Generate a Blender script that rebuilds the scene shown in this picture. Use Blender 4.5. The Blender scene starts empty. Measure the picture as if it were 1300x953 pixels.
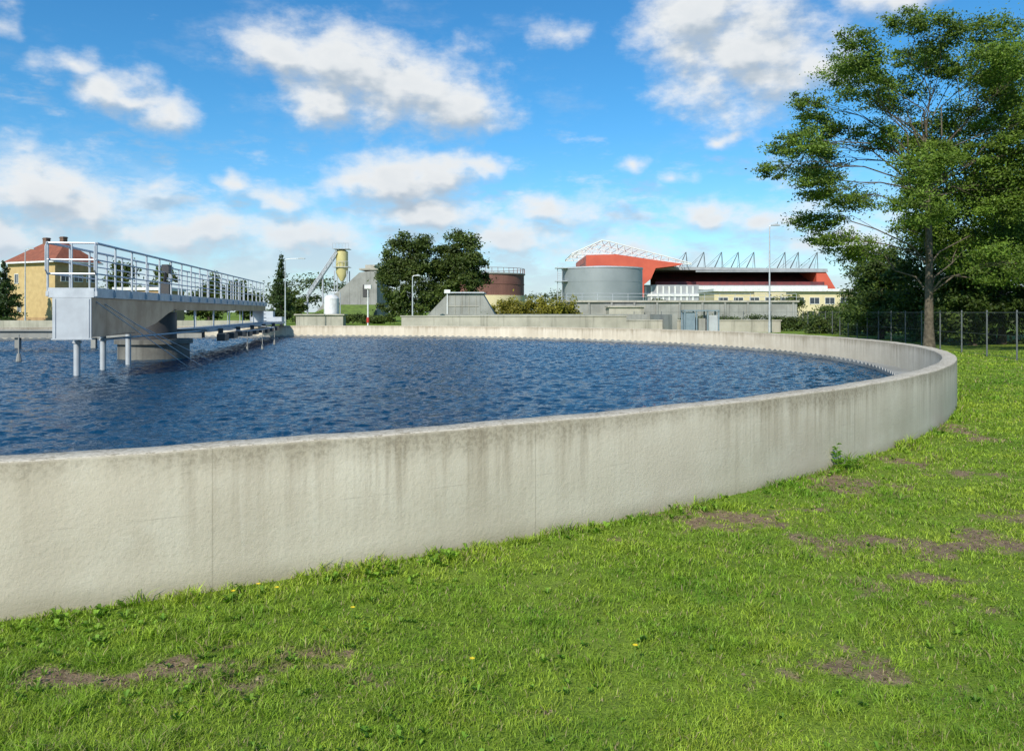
import bpy, math, random
import numpy as np
from mathutils import Vector
random.seed(7); rs=np.random.RandomState(11)
S=bpy.context.scene
COL=S.collection
S.view_settings.view_transform='Standard'
try: S.view_settings.look='None'
except Exception: pass
S.view_settings.exposure=0

# ------------------------------------------------------------------ node helper
class NT:
    def __init__(s,tree): s.t=tree; s.n=tree.nodes; s.l=tree.links
    def put(s,sock,v):
        if v is None: return
        if hasattr(v,'is_linked') or isinstance(v,bpy.types.NodeSocket): s.l.new(v,sock)
        else:
            try: sock.default_value=v
            except Exception:
                sock.default_value=(v[0],v[1],v[2],1) if hasattr(v,'__len__') else (v,v,v)
    def node(s,typ,ins={},**props):
        nd=s.n.new(typ)
        for k,v in props.items(): setattr(nd,k,v)
        for k,v in ins.items(): s.put(nd.inputs[k],v)
        return nd
    def math(s,op,a,b=0.0,c=0.0,clamp=False):
        nd=s.n.new('ShaderNodeMath'); nd.operation=op; nd.use_clamp=clamp
        s.put(nd.inputs[0],a); s.put(nd.inputs[1],b); s.put(nd.inputs[2],c)
        return nd.outputs[0]
    def vm(s,op,a,b=(0,0,0),c=(0,0,0)):
        nd=s.n.new('ShaderNodeVectorMath'); nd.operation=op
        s.put(nd.inputs[0],a); s.put(nd.inputs[1],b)
        if op=='MULTIPLY_ADD': s.put(nd.inputs[2],c)
        return nd.outputs['Value'] if op in('LENGTH','DOT_PRODUCT') else nd.outputs[0]
    def noise(s,vec,scale,detail=4,rough=.55,dist=0,out='Fac'):
        nd=s.n.new('ShaderNodeTexNoise')
        if vec is not None: s.put(nd.inputs['Vector'],vec)
        nd.inputs['Scale'].default_value=scale; nd.inputs['Detail'].default_value=detail
        nd.inputs['Roughness'].default_value=rough; nd.inputs['Distortion'].default_value=dist
        return nd.outputs[out]
    def mix(s,f,a,b,mode='MIX'):
        nd=s.n.new('ShaderNodeMix'); nd.data_type='RGBA'; nd.blend_type=mode
        s.put(nd.inputs[0],f); 
        for i,v in((6,a),(7,b)):
            if hasattr(v,'__len__') and not isinstance(v,bpy.types.NodeSocket): v=(v[0],v[1],v[2],1)
            s.put(nd.inputs[i],v)
        return nd.outputs[2]
    def sstep(s,x,a,b):
        nd=s.n.new('ShaderNodeMapRange'); nd.interpolation_type='SMOOTHSTEP'
        s.put(nd.inputs[0],x); nd.inputs[1].default_value=a; nd.inputs[2].default_value=b
        return nd.outputs[0]

def mat_new(name):
    m=bpy.data.materials.new(name); m.use_nodes=True
    t=NT(m.node_tree); b=m.node_tree.nodes['Principled BSDF']
    return m,t,b

def simple(name,c1,c2=None,rough=.7,metal=0,scale=3,bump=0.0,detail=4,streak=0):
    m,t,b=mat_new(name)
    c2=c2 or tuple(x*.75 for x in c1)
    tc=t.node('ShaderNodeTexCoord').outputs['Object']
    n=t.noise(tc,scale,detail,.6)
    f=t.sstep(n,.3,.7)
    col=t.mix(f,c1,c2)
    if streak:
        v=t.vm('MULTIPLY',tc,(2.5,2.5,.12))
        n2=t.sstep(t.noise(v,1.3,4,.6),.5,.75)
        col=t.mix(t.math('MULTIPLY',n2,streak),col,tuple(x*.45 for x in c2))
    t.put(b.inputs['Base Color'],col)
    b.inputs['Roughness'].default_value=rough; b.inputs['Metallic'].default_value=metal
    if bump:
        bp=t.node('ShaderNodeBump',{'Height':t.noise(tc,scale*6,5,.6),'Distance':bump})
        t.put(b.inputs['Normal'],bp.outputs[0])
    return m

M={}
M['conc']=simple('concrete',(.46,.43,.36),(.33,.31,.255),.85,0,.6,.01,streak=.55)
M['concd']=simple('dark concrete',(.33,.33,.305),(.23,.23,.21),.85,0,.5,.01,streak=.55)
M['pierc']=simple('dark pier concrete',(.20,.195,.17),(.11,.105,.09),.8,0,1.2,.01,streak=.7)  # pier only: darker base tones than the other concretes, strong vertical streaks
M['galv']=simple('galvanised steel',(.60,.62,.64),(.46,.48,.50),.45,.35,4)
M['post']=simple('weathered galvanised post',(.15,.16,.16),(.10,.11,.11),.6,.3,4)
M['steel']=simple('brushed steel plate',(.36,.33,.29),(.20,.17,.14),.33,.6,1.2,streak=.6)
M['pale']=simple('pale grey painted steel',(.50,.53,.55),(.42,.44,.46),.5,.15,2,streak=.25)
M['dark']=simple('dark metal',(.05,.05,.055),(.07,.065,.06),.5,.2,5)
M['white']=simple('white paint',(.78,.78,.76),(.62,.62,.6),.5,0,2,streak=.2)
M['red']=simple('red cladding',(.58,.105,.055),(.48,.08,.045),.5,0,.15)
M['redseat']=simple('dark red seats',(.20,.035,.035),(.09,.03,.032),.7,0,.3)
M['tile']=simple('red roof tile',(.30,.095,.05),(.20,.065,.035),.8,0,2,.02)
M['ybrick']=simple('yellow brick',(.56,.41,.19),(.46,.33,.15),.85,0,1.5,.01)
M['obrick']=simple('brown brick',(.44,.29,.15),(.34,.22,.11),.85,0,1.5,.01)
M['chim']=simple('chimney brick',(.20,.12,.085),(.13,.08,.06),.9,0,2)
M['glass']=simple('window glass',(.03,.04,.05),(.05,.06,.08),.08,0,2)
M['rust']=simple('brown tank brick',(.21,.095,.07),(.15,.065,.05),.8,0,.4,streak=.4)
M['yel']=simple('yellow silo paint',(.62,.55,.24),(.54,.46,.20),.5,0,1)
M['gtank']=simple('grey green tank cladding',(.29,.32,.32),(.24,.27,.27),.5,.1,.25)
M['cream']=simple('cream render',(.66,.56,.33),(.56,.49,.30),.8,0,.5)
M['bark']=simple('grey brown bark',(.17,.14,.10),(.075,.06,.042),.95,0,5,.05)
M['barkd']=simple('dark bark',(.09,.07,.05),(.04,.03,.022),.95,0,5,.05)
M['bluegrey']=simple('blue grey painted steel',(.25,.32,.37),(.19,.25,.30),.45,.2,3)
M['sred']=simple('signal red',(.55,.04,.03),(.45,.04,.03),.5)
M['roofgrey']=simple('grey roof sheet',(.36,.37,.39),(.27,.28,.30),.6,0,.3)

def foliage(name,trans=.35,rough=.55):
    m,t,b=mat_new(name)
    a=t.node('ShaderNodeAttribute',attribute_name='col').outputs['Color']
    t.put(b.inputs['Base Color'],a); b.inputs['Roughness'].default_value=rough; b.inputs['Specular IOR Level'].default_value=.3
    tr=t.node('ShaderNodeBsdfTranslucent',{'Color':t.mix(1.0,a,(1.0,1.15,.5),'MULTIPLY')})
    mx=t.node('ShaderNodeMixShader',{0:trans}); t.l.new(b.outputs[0],mx.inputs[1]); t.l.new(tr.outputs[0],mx.inputs[2])
    t.l.new(mx.outputs[0],t.n['Material Output'].inputs[0]); return m
M['leaf']=foliage('leaf',.35); M['grass']=foliage('grass blades',.4,.5)

# ------------------------------------------------------------------ mesh helper
class MB:
    def __init__(s): s.v=[]; s.f=[]; s.m=[]
    def add(s,vs,fs,m=0):
        o=len(s.v); s.v+= [tuple(v) for v in vs]; s.f+=[tuple(i+o for i in f) for f in fs]; s.m+=[m]*len(fs); return s
    def box(s,x0,x1,y0,y1,z0,z1,m=0):
        return s.add([(x0,y0,z0),(x1,y0,z0),(x1,y1,z0),(x0,y1,z0),(x0,y0,z1),(x1,y0,z1),(x1,y1,z1),(x0,y1,z1)],
          [(0,3,2,1),(4,5,6,7),(0,1,5,4),(1,2,6,5),(2,3,7,6),(3,0,4,7)],m)
    def tube(s,pts,rads,n=8,m=0,cap=True):
        pts=[Vector(p) for p in pts]
        if not hasattr(rads,'__len__'): rads=[rads]*len(pts)
        vs=[];fs=[]
        for i,p in enumerate(pts):
            d=(pts[min(i+1,len(pts)-1)]-pts[max(i-1,0)]).normalized()
            a=Vector((0,0,1)) if abs(d.z)<.9 else Vector((1,0,0))
            u=d.cross(a).normalized(); w=d.cross(u)
            for k in range(n):
                t=2*math.pi*k/n; vs.append(p+(u*math.cos(t)+w*math.sin(t))*rads[i])
        for i in range(len(pts)-1):
            for k in range(n):
                k2=(k+1)%n; fs.append((i*n+k,i*n+k2,(i+1)*n+k2,(i+1)*n+k))
        if cap: fs.append(tuple(range(n))[::-1]); fs.append(tuple((len(pts)-1)*n+k for k in range(n)))
        return s.add(vs,fs,m)
    def cyl(s,x,y,z0,z1,r,r1=None,n=24,m=0): return s.tube([(x,y,z0),(x,y,z1)],[r,r if r1 is None else r1],n,m)
    def prism(s,poly,y0,y1,m=0):
        n=len(poly); vs=[(x,y0,z) for x,z in poly]+[(x,y1,z) for x,z in poly]
        fs=[tuple(range(n)),tuple(range(2*n-1,n-1,-1))]+[(i+n,(i+1)%n+n,(i+1)%n,i) for i in range(n)]
        return s.add(vs,fs,m)
    def build(s,name,mats,parent=None,local=False,smooth=False,label=None,bevel=0):
        me=bpy.data.meshes.new(name)
        vs=s.v
        if parent is not None and not local:
            o=parent.location if parent.parent is None else parent['wo']
            o=Vector(o)
            vs=[(x-o.x,y-o.y,z-o.z) for x,y,z in vs]
        me.from_pydata(vs,[],s.f); 
        for mm in mats: me.materials.append(M[mm])
        me.polygons.foreach_set('material_index',s.m)
        me.update()
        if smooth:
            me.polygons.foreach_set('use_smooth',[True]*len(me.polygons))
            try: me.set_sharp_from_angle(angle=math.radians(35))
            except Exception: pass
        ob=bpy.data.objects.new(name,me); COL.objects.link(ob)
        if parent is not None:
            ob.parent=parent
            ob['wo']=list(parent.location) if parent.parent is None else list(parent['wo'])
        if label: ob['label']=label
        if bevel:
            b=ob.modifiers.new('bevel','BEVEL'); b.width=bevel; b.segments=2; b.limit_method='ANGLE'
        return ob

def thing(name,label,cat,loc=(0,0,0),rotz=0,group=None):
    e=bpy.data.objects.new(name,None); e.empty_display_size=.3; COL.objects.link(e)
    e.location=loc; e.rotation_euler=(0,0,rotz); e['label']=label; e['category']=cat
    if group: e['group']=group
    return e
def tag(ob,label,cat,group=None):
    ob['label']=label; ob['category']=cat
    if group: ob['group']=group
    return ob
def dup(src,loc,parent=None):
    q=src.copy(); COL.objects.link(q)
    if parent is not None: q.parent=parent
    q.location=loc; return q

def np_mesh(name,V,F,mat,colr=None,parent=None,smooth=False):
    me=bpy.data.meshes.new(name); k=F.shape[1]
    if parent is not None: V=V-np.array(parent.location)
    me.vertices.add(len(V)); me.vertices.foreach_set('co',V.astype(np.float32).ravel())
    me.loops.add(F.size); me.loops.foreach_set('vertex_index',F.astype(np.int32).ravel())
    me.polygons.add(len(F)); me.polygons.foreach_set('loop_start',(np.arange(len(F))*k).astype(np.int32))
    me.update(calc_edges=True)
    if colr is not None:
        a=me.color_attributes.new('col','FLOAT_COLOR','POINT')
        c=np.ones((len(V),4),np.float32); c[:,:3]=colr; a.data.foreach_set('color',c.ravel())
    me.materials.append(mat)
    if smooth: me.polygons.foreach_set('use_smooth',np.ones(len(F),bool))
    me.validate()
    ob=bpy.data.objects.new(name,me); COL.objects.link(ob)
    if parent is not None: ob.parent=parent
    return ob

TAB=rs.rand(256,256)
def vn(x,y,sc,off=0):
    x=np.asarray(x)*sc+off*17.3; y=np.asarray(y)*sc+off*9.1
    xi=np.floor(x).astype(int); yi=np.floor(y).astype(int); fx=x-xi; fy=y-yi
    fx=fx*fx*(3-2*fx); fy=fy*fy*(3-2*fy)
    g=lambda a,b:TAB[a%256,b%256]
    return (g(xi,yi)*(1-fx)+g(xi+1,yi)*fx)*(1-fy)+(g(xi,yi+1)*(1-fx)+g(xi+1,yi+1)*fx)*fy
def fbm(x,y,sc,off=0,o=4):
    r=0;a=.5;t=0
    for i in range(o): r=r+a*vn(x,y,sc*2**i,off+i); t+=a; a*=.55
    return r/t

# ------------------------------------------------------------------ camera
cam=bpy.data.cameras.new('Camera'); co=bpy.data.objects.new('Camera',cam); COL.objects.link(co)
co.location=(0,0,1.7); co.rotation_euler=(math.radians(90),0,0)
cam.sensor_width=36; cam.lens=27.7; cam.shift_y=-.0619; cam.clip_start=.05; cam.clip_end=6000
S.camera=co

# ------------------------------------------------------------------ sun & sky
SUNV=Vector((-.34,-.80,.66)).normalized()
sl=bpy.data.lights.new('Sun','SUN'); so=bpy.data.objects.new('Sun',sl); COL.objects.link(so)
sl.energy=5.0; sl.angle=math.radians(.5); sl.color=(1,.94,.83)
so.rotation_euler=SUNV.to_track_quat('Z','Y').to_euler(); so.location=(-10,-30,40)
W=bpy.data.worlds.new('World'); S.world=W; W.use_nodes=True
try: W.cycles.sampling_method='MANUAL'; W.cycles.sample_map_resolution=512
except Exception: pass
t=NT(W.node_tree); bg=W.node_tree.nodes['Background']
sky=t.node('ShaderNodeTexSky'); sky.sky_type='NISHITA'; sky.sun_disc=False
sky.sun_elevation=math.asin(SUNV.z); sky.sun_rotation=math.atan2(SUNV.x,SUNV.y)%(2*math.pi)
sky.air_density=1.0; sky.dust_density=.4; sky.ozone_density=2.5
blobs=[(-.29,.325,.06,.030,1),(-.22,.31,.075,.040,1),(-.15,.285,.09,.042,1),(-.075,.262,.065,.032,1),(-.24,.265,.035,.025,1),
(-.56,.315,.055,.020,.82),(-.505,.285,.06,.026,.88),(-.44,.25,.045,.022,.82),(-.475,.268,.04,.02,.8),
(.23,.375,.075,.06,.9),(.31,.335,.09,.07,.95),(.25,.29,.06,.035,.75),(.38,.32,.06,.05,.65),(.47,.40,.08,.03,.7),(.06,.35,.06,.026,.38),
(-.60,.15,.08,.045,1.05),(-.53,.125,.055,.035,1),(-.66,.10,.07,.035,1),(-.62,.21,.05,.02,.4),
(-.15,.165,.065,.03,1),(-.09,.175,.045,.028,1),(-.20,.165,.035,.020,.9),(-.11,.125,.08,.024,.9),
(-.30,.147,.055,.018,.75),(-.35,.162,.022,.012,.7),(-.40,.095,.085,.032,.95),(-.28,.10,.08,.028,.9),
(-.04,.19,.038,.013,.65),(.05,.13,.06,.022,.85),(-.01,.096,.09,.024,.9),(.15,.19,.028,.014,.55),(.205,.173,.03,.012,.65),
(.24,.126,.045,.02,.85),(.33,.122,.055,.02,.85),(.10,.075,.09,.024,.8),(.265,.216,.045,.012,.40),(-.455,.163,.045,.013,.5),
(.42,.09,.08,.03,.8),(-.64,.365,.04,.03,.3)]
g=bpy.data.node_groups.new('cloud field','ShaderNodeTree')
g.interface.new_socket('Vector',in_out='INPUT',socket_type='NodeSocketVector')
g.interface.new_socket('Density',in_out='OUTPUT',socket_type='NodeSocketFloat')
G=NT(g); gi=g.nodes.new('NodeGroupInput'); go=g.nodes.new('NodeGroupOutput')
p=gi.outputs[0]; cur=None
for (u,v,su,sv,am) in blobs:
    a=math.atan(u); e=math.atan(v*math.cos(a)); sa=su*math.cos(a)**2*1.27; se=sv*math.cos(a)*1.30
    q=G.vm('MULTIPLY_ADD',p,(1/sa,1/se,0),(-a/sa,-e/se,0))
    L=G.math('MULTIPLY_ADD',G.vm('LENGTH',q),-1.0,am)
    cur=L if cur is None else G.math('SMOOTH_MAX',cur,L,.25)
cur=G.math('MAXIMUM',cur,-.75)
G.l.new(cur,go.inputs[0])
tc=t.node('ShaderNodeTexCoord').outputs['Generated']
sx=t.node('ShaderNodeSeparateXYZ',{0:tc})
az=t.math('ARCTAN2',sx.outputs[0],sx.outputs[1]); el=t.math('ARCSINE',sx.outputs[2])
P=t.node('ShaderNodeCombineXYZ',{0:az,1:el,2:0.0}).outputs[0]
wn=t.noise(P,18,2,.6,0,'Color')
P1=t.vm('ADD',P,t.vm('MULTIPLY_ADD',wn,(.07,.04,0),(-.035,-.02,0)))
OFF=(-.010,.022,0)
P2=t.vm('ADD',P1,OFF)
def field(vec):
    nd=t.n.new('ShaderNodeGroup'); nd.node_tree=g; t.put(nd.inputs[0],vec); return nd.outputs[0]
def full(f,vec,dt):
    st=t.vm('MULTIPLY',vec,(1,1.7,1))
    n1=t.noise(st,12,dt,.63)
    return t.math('MULTIPLY_ADD',t.math('SUBTRACT',n1,.5),2.1,f)
d1=full(field(P1),P,7); d2=full(field(P2),t.vm('ADD',P,OFF),3)
mask=t.sstep(d1,-.36,.74)
stb=t.vm('MULTIPLY',P,(1,2.6,1)); nb=t.noise(stb,10,6,.62)
left=t.math('MULTIPLY',t.sstep(az,.35,-.5),.05)
bank=t.math('MULTIPLY',t.sstep(t.math('ADD',t.math('SUBTRACT',nb,t.math('MULTIPLY',el,1.5)),left),.24,.52),.74)
wisp=t.math('MULTIPLY',t.sstep(t.noise(t.vm('MULTIPLY',P,(1,2.2,1)),5,6,.65),.50,.75),.28)
mask=t.math('MAXIMUM',t.math('MAXIMUM',mask,wisp),bank)
sh=t.sstep(t.math('SUBTRACT',d1,d2),-.50,.35)
thick=t.sstep(d1,.25,1.2)
lit=t.math('SUBTRACT',t.math('MULTIPLY_ADD',sh,.82,.18),t.math('MULTIPLY',thick,.22),clamp=True)
ccol=t.mix(lit,(3.6,4.5,5.5),(8.1,8.3,8.4))
ccol=t.mix(t.math('MULTIPLY',t.sstep(el,.15,.0),.8),ccol,(5.9,7.0,8.0))
hs=t.node('ShaderNodeHueSaturation',{'Color':sky.outputs[0],'Saturation':1.22,'Value':1.22})
skyc=t.mix(1.0,hs.outputs[0],t.mix(t.sstep(el,.0,.28),(.80,1.0,1.16),(.56,1.03,1.16)),'MULTIPLY')
t.l.new(t.mix(mask,skyc,ccol),bg.inputs[0]); bg.inputs[1].default_value=.108

# ------------------------------------------------------------------ tank geometry
CX,CY,R,TH=-12.3,26.0,23.5,.25
WZ=.17; RIM=.85

def dirt(x,y):
    pts=[(1.79,6.7,.55,.38,1.0),(3.4,7.9,.34,.46,1.0),(3.3,5.9,1.0,.22,1.1),(1.6,4.0,.38,.22,.9),(-1.9,3.8,.9,.16,1.0),(-1.1,4.05,.35,.12,.8),
         (2.45,5.1,.45,.2,.8),(6.3,11.2,.3,.8,1),(2.5,6.9,.4,.2,.85),(5.0,8.2,.4,.25,.75),(4.4,6.7,.4,.2,.85),(2.9,4.6,.35,.18,.65),(2.6,3.5,.4,.15,.7),
         (4.6,9.0,.3,.5,.8),(5.6,7.2,.45,.2,.75),(.9,5.95,.35,.1,.6)]
    x=np.asarray(x,float); y=np.asarray(y,float)
    wx=x+(fbm(x,y,2.6,3)-.5)*1.2; wy=y+(fbm(x,y,2.6,8)-.5)*.7
    m=np.zeros_like(x)-.2
    for (a,b,c,d_,am) in pts:
        q=am-np.sqrt(((wx-a)/c)**2+((wy-b)/d_)**2)*.7
        m=np.maximum(m,q)
    m=m*.85+ (fbm(x,y,3.4,5)-.5)*.85+(fbm(x,y,14,6,3)-.5)*1.0
    return np.clip((m-.04)/.76,0,1)
def gz(x,y):
    return (fbm(x,y,1.3,12)-.5)*.06*np.clip((np.hypot(x-CX,y-CY)-R)/.8,0,1)+(fbm(x,y,9,13,3)-.5)*.03-.05*np.clip((9.5-y)/5,0,1)

xs=np.unique(np.concatenate([np.linspace(-3000,-60,14),np.linspace(-60,-6,28),np.linspace(-6,9,280),np.linspace(9,60,60),np.linspace(60,3000,14)]))
ys=np.unique(np.concatenate([np.linspace(-400,1,12),np.linspace(1,16,280),np.linspace(16,80,80),np.linspace(80,4000,24)]))
X,Y=np.meshgrid(xs,ys,indexing='ij')
near=(X>-8)&(X<30)&(Y>0)&(Y<40)
Z=np.where(near,gz(X,Y),-.05*np.clip((9.5-Y)/5,0,1))
inside=np.hypot(X-CX,Y-CY)<R-.1
Z=np.where(inside,-.3,Z)
V=np.stack([X.ravel(),Y.ravel(),Z.ravel()],1)
nx,ny=len(xs),len(ys)
I=(np.arange(nx-1)[:,None]*ny+np.arange(ny-1)[None,:]).ravel()
F=np.stack([I,I+ny,I+ny+1,I+1],1)
D=np.where(near.ravel(),dirt(X.ravel(),Y.ravel()),0)
mg,t,b=mat_new('ground')
a=t.node('ShaderNodeAttribute',attribute_name='col').outputs['Color']
dm=t.node('ShaderNodeSeparateColor',{0:a}).outputs[0]
tc=t.node('ShaderNodeTexCoord').outputs['Object']
n1=t.noise(tc,.35,5,.6); n2=t.noise(tc,14,5,.65); n3=t.noise(tc,60,4,.6)
gr=t.mix(t.sstep(n1,.35,.65),(.15,.24,.022),(.20,.28,.035)); gr=t.mix(t.math('MULTIPLY',t.sstep(n2,.3,.7),.7),gr,(.10,.15,.022))
di=t.mix(t.sstep(n2,.35,.65),(.27,.195,.12),(.16,.115,.07)); di=t.mix(t.sstep(n3,.55,.75),di,(.36,.28,.19))
dm2=t.sstep(t.math('MULTIPLY_ADD',t.math('SUBTRACT',n3,.5),.6,dm),.1,.7)
t.put(b.inputs['Base Color'],t.mix(dm2,gr,di)); b.inputs['Roughness'].default_value=.95
b.inputs['Specular IOR Level'].default_value=.15
bp=t.node('ShaderNodeBump',{'Height':n3,'Distance':.015}); t.put(b.inputs['Normal'],bp.outputs[0])
gob=np_mesh('ground',V,F,mg,np.repeat(D[:,None],3,1),smooth=True); gob['kind']='structure'

def blades(x,y,h,w,lean,base_col):
    n=len(x); z=gz(x,y)
    a=rs.rand(n)*6.283; tx,ty=np.cos(a),np.sin(a); b_=a+1.57+rs.randn(n)*.6; lx,ly=np.cos(b_)*lean,np.sin(b_)*lean
    P0=np.stack([x,y,z-.005],1); T=np.stack([tx,ty,np.zeros(n)],1)
    Lm=np.stack([lx*.3,ly*.3,h*.55],1); Lt=np.stack([lx,ly,h*np.sqrt(np.clip(1-(lean/h)**2*.35,.2,1))],1)
    w=w[:,None]
    V=np.stack([P0-T*w/2,P0+T*w/2,P0+Lm-T*w*.42,P0+Lm+T*w*.42,P0+Lt],1).reshape(-1,3)
    o=np.arange(n)*5
    F=np.stack([np.stack([o,o+1,o+3],1),np.stack([o,o+3,o+2],1),np.stack([o+2,o+3,o+4],1)],1).reshape(-1,3)
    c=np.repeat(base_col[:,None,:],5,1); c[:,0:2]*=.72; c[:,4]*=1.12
    return V,F,c.reshape(-1,3)
def scatter(n,dmin,dmax):
    d=dmin*(dmax/dmin)**rs.rand(n)
    x=(rs.rand(n)*1.7-.82)*d
    k=np.hypot(x-CX,d-CY)>R+.01
    return x[k],d[k]
x,y=scatter(600000,2.5,34)
dd=dirt(x,y); thin=np.clip((fbm(x,y,2.0,44)-.52)*3.2,0,.5); keep=rs.rand(len(x))>np.maximum(dd*.86,thin)
fencex=17.7+(y-27.4)*.2
keep&=x<fencex+3
x,y,dd=x[keep],y[keep],dd[keep]
d=y
edge=np.clip(1-(np.hypot(x-CX,y-CY)-R)/.28,0,1)*np.clip(3.4*fbm(x,y,2.4,50)-1.0,0,2.2)
tuft=fbm(x,y,4.5,21); big=fbm(x,y,1.0,22); tus=np.clip((vn(x,y,6,25)-.66)*3.5,0,1)
h=(.012+.038*np.clip(tuft-.25,0,1)**1.2+.018*rs.rand(len(x))+.038*tus)*(.6+.85*big)*(1+edge*1.7)*(1-.4*dd)*(1+.012*d)
w=(.0028+.0018*rs.rand(len(x)))*np.maximum(1,d/3.4)
lean=h*(.4+.9*rs.rand(len(x)))
hue=np.clip(fbm(x,y,.9,30)*1.8-.4+ (fbm(x,y,5,31)-.5)*1.1,0,1)[:,None]; r_=rs.rand(len(x))[:,None]
c=np.array([.155,.30,.022])*(1-hue)+np.array([.37,.47,.048])*hue
c=c*(.62+.8*r_)*(.82+.4*fbm(x,y,12,33,2))[:,None]  # fine noise multiplies the tone, painting clump shading into the blade colour
dry=(rs.rand(len(x))<.05+.08*np.clip(fbm(x,y,1.5,35)*3-1.3,0,1)+.32*dd)[:,None]; c=np.where(dry,np.array([.44,.37,.18])*(.6+.6*r_),c)
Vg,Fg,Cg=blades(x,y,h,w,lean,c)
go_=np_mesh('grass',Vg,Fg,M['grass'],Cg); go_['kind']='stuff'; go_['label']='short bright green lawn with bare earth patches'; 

def rosettes(xc,yc,rad,nl,colr,up=.35):
    Vs=[];Cs=[]
    for X0,Y0,r0,cc in zip(xc,yc,rad,colr):
        k=rs.randint(nl[0],nl[1]); z0=float(gz(np.array([X0]),np.array([Y0]))[0])+.004
        for j in range(k):
            a=rs.rand()*6.283; L=r0*(.6+.6*rs.rand()); e=up*(.2+1.3*rs.rand()); wd=L*(.22+.15*rs.rand())
            dx,dy=math.cos(a),math.sin(a); 
            p0=np.array([X0+dx*L*.1,Y0+dy*L*.1,z0]); p2=np.array([X0+dx*L,Y0+dy*L,z0+L*e*.9]); pm=(p0+p2)/2+np.array([0,0,L*e*.5])
            s_=np.array([-dy,dx,0])*wd
            Vs+= [p0,pm+s_,p2,pm-s_]; cj=np.array(cc)*(.7+.6*rs.rand()); Cs+=[cj*.75,cj,cj*1.1,cj]
    V=np.array(Vs); F=np.arange(len(V)).reshape(-1,4); return V,F,np.array(Cs)
n=10000
x,y=scatter(n,2.5,13); 
wgt=fbm(x,y,1.6,40); ed=np.hypot(x-CX,y-CY)-R
kk=(rs.rand(len(x))<np.where(x<-.3,.5,.06)*(wgt>.47)+ (ed<.26)*.5*(fbm(x,y,2.4,50)>.48)+ .02); x,y,ed=x[kk],y[kk],ed[kk]
rad=.012+.018*rs.rand(len(x))+np.where(ed<.26,.018,0)
cc=np.array([.13,.27,.025])+rs.rand(len(x),1)*np.array([.12,.14,.016])
Vw,Fw,Cw=rosettes(x,y,rad,(6,13),cc,.8)
wo=np_mesh('weeds',Vw,Fw,M['leaf'],Cw); wo['kind']='stuff'; wo['label']='low broad-leaved weeds growing through the lawn and along the wall'
n=14000; x,y=scatter(n,2.5,10); kk=dirt(x,y)>.2; x,y=x[kk],y[kk]
a=rs.rand(len(x))*6.28; s_=.004+.010*rs.rand(len(x)); z=gz(x,y)+.003
ux=np.stack([np.cos(a)*s_,np.sin(a)*s_,rs.rand(len(x))*s_],1); uy=np.stack([-np.sin(a)*s_*.6,np.cos(a)*s_*.6,rs.rand(len(x))*s_*.5],1)
Pc=np.stack([x,y,z],1); V=np.stack([Pc-ux,Pc+uy,Pc+ux,Pc-uy+np.array([0,0,.004])],1).reshape(-1,3)
cc=np.where(rs.rand(len(x),1)<.5,np.array([.16,.11,.065]),np.array([.38,.30,.18]))*(.6+.7*rs.rand(len(x),1))
lo=np_mesh('soil_crumbs',V,np.arange(len(V)).reshape(-1,4),M['leaf'],np.repeat(cc,4,0)); lo['kind']='stuff'; lo['label']='dry crumbs and dead leaves on the bare earth'

# ------------------------------------------------------------------ tank wall, water, weir
mw,t,b=mat_new('tank wall concrete')
uv=t.node('ShaderNodeUVMap').outputs[0]
s=t.node('ShaderNodeSeparateXYZ',{0:uv}); U,Vz=s.outputs[0],s.outputs[1]
geo=t.node('ShaderNodeNewGeometry'); nz=t.node('ShaderNodeSeparateXYZ',{0:geo.outputs['True Normal']}).outputs[2]
ob=t.node('ShaderNodeTexCoord').outputs['Object']
nb=t.noise(ob,.7,6,.6); nf=t.noise(ob,30,6,.72); nm=t.noise(ob,4,5,.6)
base=t.mix(t.sstep(nb,.3,.7),(.61,.545,.43),(.52,.46,.355))
base=t.mix(t.math('MULTIPLY',t.sstep(nm,.42,.72),.4),base,(.65,.60,.49))
base=t.mix(t.math('MULTIPLY',t.sstep(nf,.52,.70),.24),base,(.36,.31,.23))
sv=t.vm('MULTIPLY',uv,(1,.045,1))
st1=t.noise(sv,6,5,.65); st2=t.noise(sv,1.0,3,.5); st3=t.noise(sv,26,3,.6); st4=t.noise(sv,.45,3,.5)
fromtop=t.math('SUBTRACT',RIM,Vz)
drip=t.math('MULTIPLY',t.sstep(t.math('ADD',t.math('MULTIPLY',st1,.65),t.math('MULTIPLY',st3,.35)),.43,.64),t.sstep(fromtop,.95,.0))
drip=t.math('MULTIPLY',drip,t.sstep(st4,.30,.58))
base=t.mix(t.math('MULTIPLY',drip,.60),base,(.25,.20,.135))
base=t.mix(t.math('MULTIPLY',t.sstep(st2,.42,.70),.32),base,(.35,.295,.215))
base=t.mix(t.math('MULTIPLY',t.sstep(t.noise(sv,9,3,.6),.60,.72),.25),base,(.68,.63,.53))
thr=t.math('ADD',fromtop,t.math('MULTIPLY',t.math('SUBTRACT',st4,.5),-.35))
thr=t.math('ADD',thr,t.math('MULTIPLY',t.math('SUBTRACT',st1,.5),-.22))
thr=t.math('ADD',thr,t.math('MULTIPLY',t.math('SUBTRACT',nm,.5),.10))
thr=t.math('ADD',thr,t.math('MULTIPLY',t.math('SUBTRACT',nf,.5),.20))
band=t.math('MULTIPLY',t.sstep(thr,.22,.0),.62)
bandc=t.mix(t.sstep(nf,.40,.60),(.17,.14,.095),(.35,.30,.215))
base=t.mix(band,base,bandc)
fr=t.math('ABSOLUTE',t.math('SUBTRACT',t.math('FRACT',t.math('DIVIDE',U,2.36)),.5))
base=t.mix(t.math('MULTIPLY',t.sstep(fr,.0026,.0006),.36),base,(.2,.17,.12))
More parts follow.
